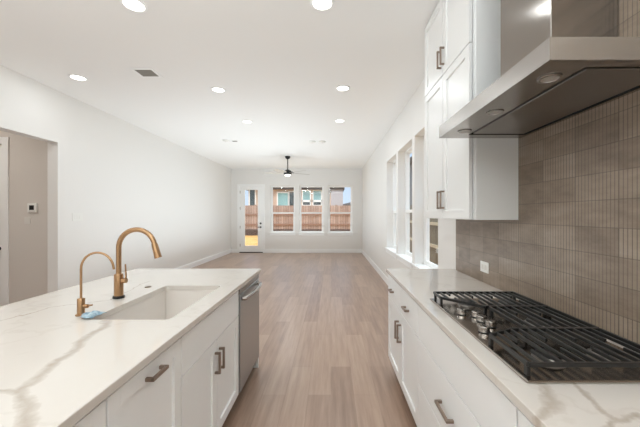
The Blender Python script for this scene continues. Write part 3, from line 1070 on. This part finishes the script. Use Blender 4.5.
for k in range(5):
    a = math.radians(176 + 72 * k)
    b = bmesh.new()
    prof = [(.10, .030), (.16, .045), (.22, .06), (.45, .068), (.66, .06), (.70, .04)]
    outl = [(x, y) for x, y in prof] + [(x, -y) for x, y in reversed(prof)]
    lo = [b.verts.new((x, y, y * .22 - .003)) for x, y in outl]
    hi = [b.verts.new((x, y, y * .22 + .003)) for x, y in outl]
    b.faces.new(lo); b.faces.new(hi)
    for i in range(len(outl)):
        j = (i + 1) % len(outl)
        b.faces.new((lo[i], lo[j], hi[j], hi[i]))
    bmesh.ops.recalc_face_normals(b, faces=b.faces)
    bmesh.ops.transform(b, verts=b.verts, matrix=Matrix.Translation((ax, ay, zr + .005)) @ Matrix.Rotation(a, 4, 'Z'))
    mb = MB(); mb._merge(b)
    bl = mb.build('blade', M['blade'], t)
    b = bmesh.new()
    m = MB()
    m.tube([(ax + .09 * math.cos(a), ay + .09 * math.sin(a), zr + .012), (ax + .20 * math.cos(a), ay + .20 * math.sin(a), zr + .014)], .010, 8)
    m.build('blade_bracket', M['black'], bl, True)

# ------------------------------------------------------------------ outside
GB = bmesh.new()
def gquad(b, x0, x1, y0, z0, y1, z1):
    b.faces.new([b.verts.new(p) for p in ((x0, y0, z0), (x1, y0, z0), (x1, y1, z1), (x0, y1, z1))])
gquad(GB, -40, 45, YF + .2, -.12, 17.4, .24)
gquad(GB, -40, 45, 17.4, .24, 80, .24)
gquad(GB, XR + .2, 45, -6, -.12, YF + .2, -.12)
bmesh.ops.recalc_face_normals(GB, faces=GB.faces)
mb = MB(); mb._merge(GB)
struct(mb.build('ground', M['ground']), 'dry straw-coloured yard')

t = thing('wooden_fence', 'pinkish cedar board fence seen through the far windows', 'fence', (-2.5, 17.5, .24))
MB().box(-12, 3.2, 17.50, 17.52, .58, 1.93).build('board_panel', M['fence'], t)
MB().box(-12, 3.2, 17.44, 17.53, .20, .58).build('shade_board', M['fence_shade'], t)
for z in (.85, 1.42):
    MB().box(-12, 3.2, 17.455, 17.4995, z - .05, z + .05).build('rail', M['fence_rail'], t)
for k in range(7):
    x = -11.2 + k * 2.3
    MB().box(x - .05, x + .05, 17.53, 17.63, .1, 1.97, .005).build('post', M['fence_rail'], t)
t = thing('side_fence', 'tan board fence with pale rails seen through the right windows', 'fence', (3.1, 9, -.12))
MB().box(3.14, 3.16, 1.5, 17.3, -.10, 1.78).build('board_panel', M['fence_side'], t)
for z in (.47, 1.14):
    MB().box(3.09, 3.1395, 1.5, 17.3, z - .045, z + .045).build('rail', M['fence_rail2'], t)

def house(name_label, x0, x1, y0, y1, z1, walls, wins, ov=.5, rh=1.9):
    t = thing('neighbour_house', name_label, 'house', ((x0 + x1) / 2, (y0 + y1) / 2, .1))
    wl_ = MB().box(x0, x1, y0, y1, .1, z1).build('wall', walls, t)
    b = bmesh.new()
    lo = [b.verts.new(p) for p in ((x0 - ov, y0 - ov, z1), (x1 + ov, y0 - ov, z1), (x1 + ov, y1 + ov, z1), (x0 - ov, y1 + ov, z1))]
    mi = [b.verts.new((v.co.x, v.co.y, z1 + .22)) for v in lo]
    d = min(x1 - x0, y1 - y0) / 2
    ra = b.verts.new((x0 + d, (y0 + y1) / 2, z1 + .22 + rh)) if x1 - x0 >= y1 - y0 else b.verts.new(((x0 + x1) / 2, y0 + d, z1 + .22 + rh))
    rb = b.verts.new((x1 - d - .01, (y0 + y1) / 2, z1 + .22 + rh)) if x1 - x0 >= y1 - y0 else b.verts.new(((x0 + x1) / 2, y1 - d - .01, z1 + .22 + rh))
    b.faces.new(lo)
    for i in range(4):
        b.faces.new((lo[i], lo[(i + 1) % 4], mi[(i + 1) % 4], mi[i]))
    if x1 - x0 >= y1 - y0:
        b.faces.new((mi[0], mi[1], rb, ra)); b.faces.new((mi[2], mi[3], ra, rb)); b.faces.new((mi[1], mi[2], rb)); b.faces.new((mi[3], mi[0], ra))
    else:
        b.faces.new((mi[1], mi[2], rb, ra)); b.faces.new((mi[3], mi[0], ra, rb)); b.faces.new((mi[0], mi[1], ra)); b.faces.new((mi[2], mi[3], rb))
    bmesh.ops.recalc_face_normals(b, faces=b.faces)
    mb = MB(); mb._merge(b)
    mb.build('roof', M['roof'], t)
    for face, a0, a1, za, zb, mat in wins:
        m = MB(); f = MB()
        if face == 'S':
            m.box(a0, a1, y0 - .05, y0 - .02, za, zb)
            for q in ((a0 - .1, a0, za - .1, zb + .1), (a1, a1 + .1, za - .1, zb + .1), (a0, a1, zb, zb + .1), (a0, a1, za - .1, za)):
                f.box(q[0], q[1], y0 - .09, y0 - .001, q[2], q[3])
        else:
            m.box(x0 - .05, x0 - .02, a0, a1, za, zb)
            for q in ((a0 - .1, a0, za - .1, zb + .1), (a1, a1 + .1, za - .1, zb + .1), (a0, a1, zb, zb + .1), (a0, a1, za - .1, za)):
                f.box(x0 - .09, x0 - .001, q[0], q[1], q[2], q[3])
        fo = f.build('window', M['trim'], t)
        m.build('pane', mat, fo)
    return t
s32 = 32 / FPX
def hx(x, s=s32): return (x - VX) * s
def hz(y, s=s32): return EYE - (y - VY) * s
s27 = 26 / FPX
house('beige house with teal windows beyond the back fence', hx(248.5), hx(334), 32, 40, hz(189.5), M['house_beige'],
      [('S', hx(278), hx(288), hz(206), hz(193), M['pane']), ('S', hx(289.5), hx(294), hz(206), hz(192), M['pane_dark']),
       ('S', hx(303), hx(310), hz(201), hz(191), M['pane']), ('S', hx(303), hx(310), hz(205), hz(201), M['pane_dark']),
       ('S', hx(313.5), hx(321), hz(201), hz(191), M['pane']), ('S', hx(313.5), hx(321), hz(205), hz(201), M['pane_dark']),
       ('S', hx(250), hx(255), hz(206), hz(190), M['pane_dark'])])
house('lavender grey house beside the beige one, seen through the right-hand far window', hx(331, s27), hx(343, s27), 26, 30, hz(189.5, s27), M['house_grey'], [], .12, .8)
house('low distant house with a dark roof under open sky', 2.3, 9, 60, 68, 3.1, M['house_beige'], [], .5, 1.0)
house('dark grey two-storey house seen through the right windows', 6.2, 14, 12, 34, 5.3, M['house_dark'],
      [('W', 19, 20.5, 3.2, 4.4, M['pane_dark']), ('W', 24.5, 26, 3.2, 4.2, M['pane_dark']), ('W', 29, 30.5, 3.2, 4.2, M['pane_dark'])])
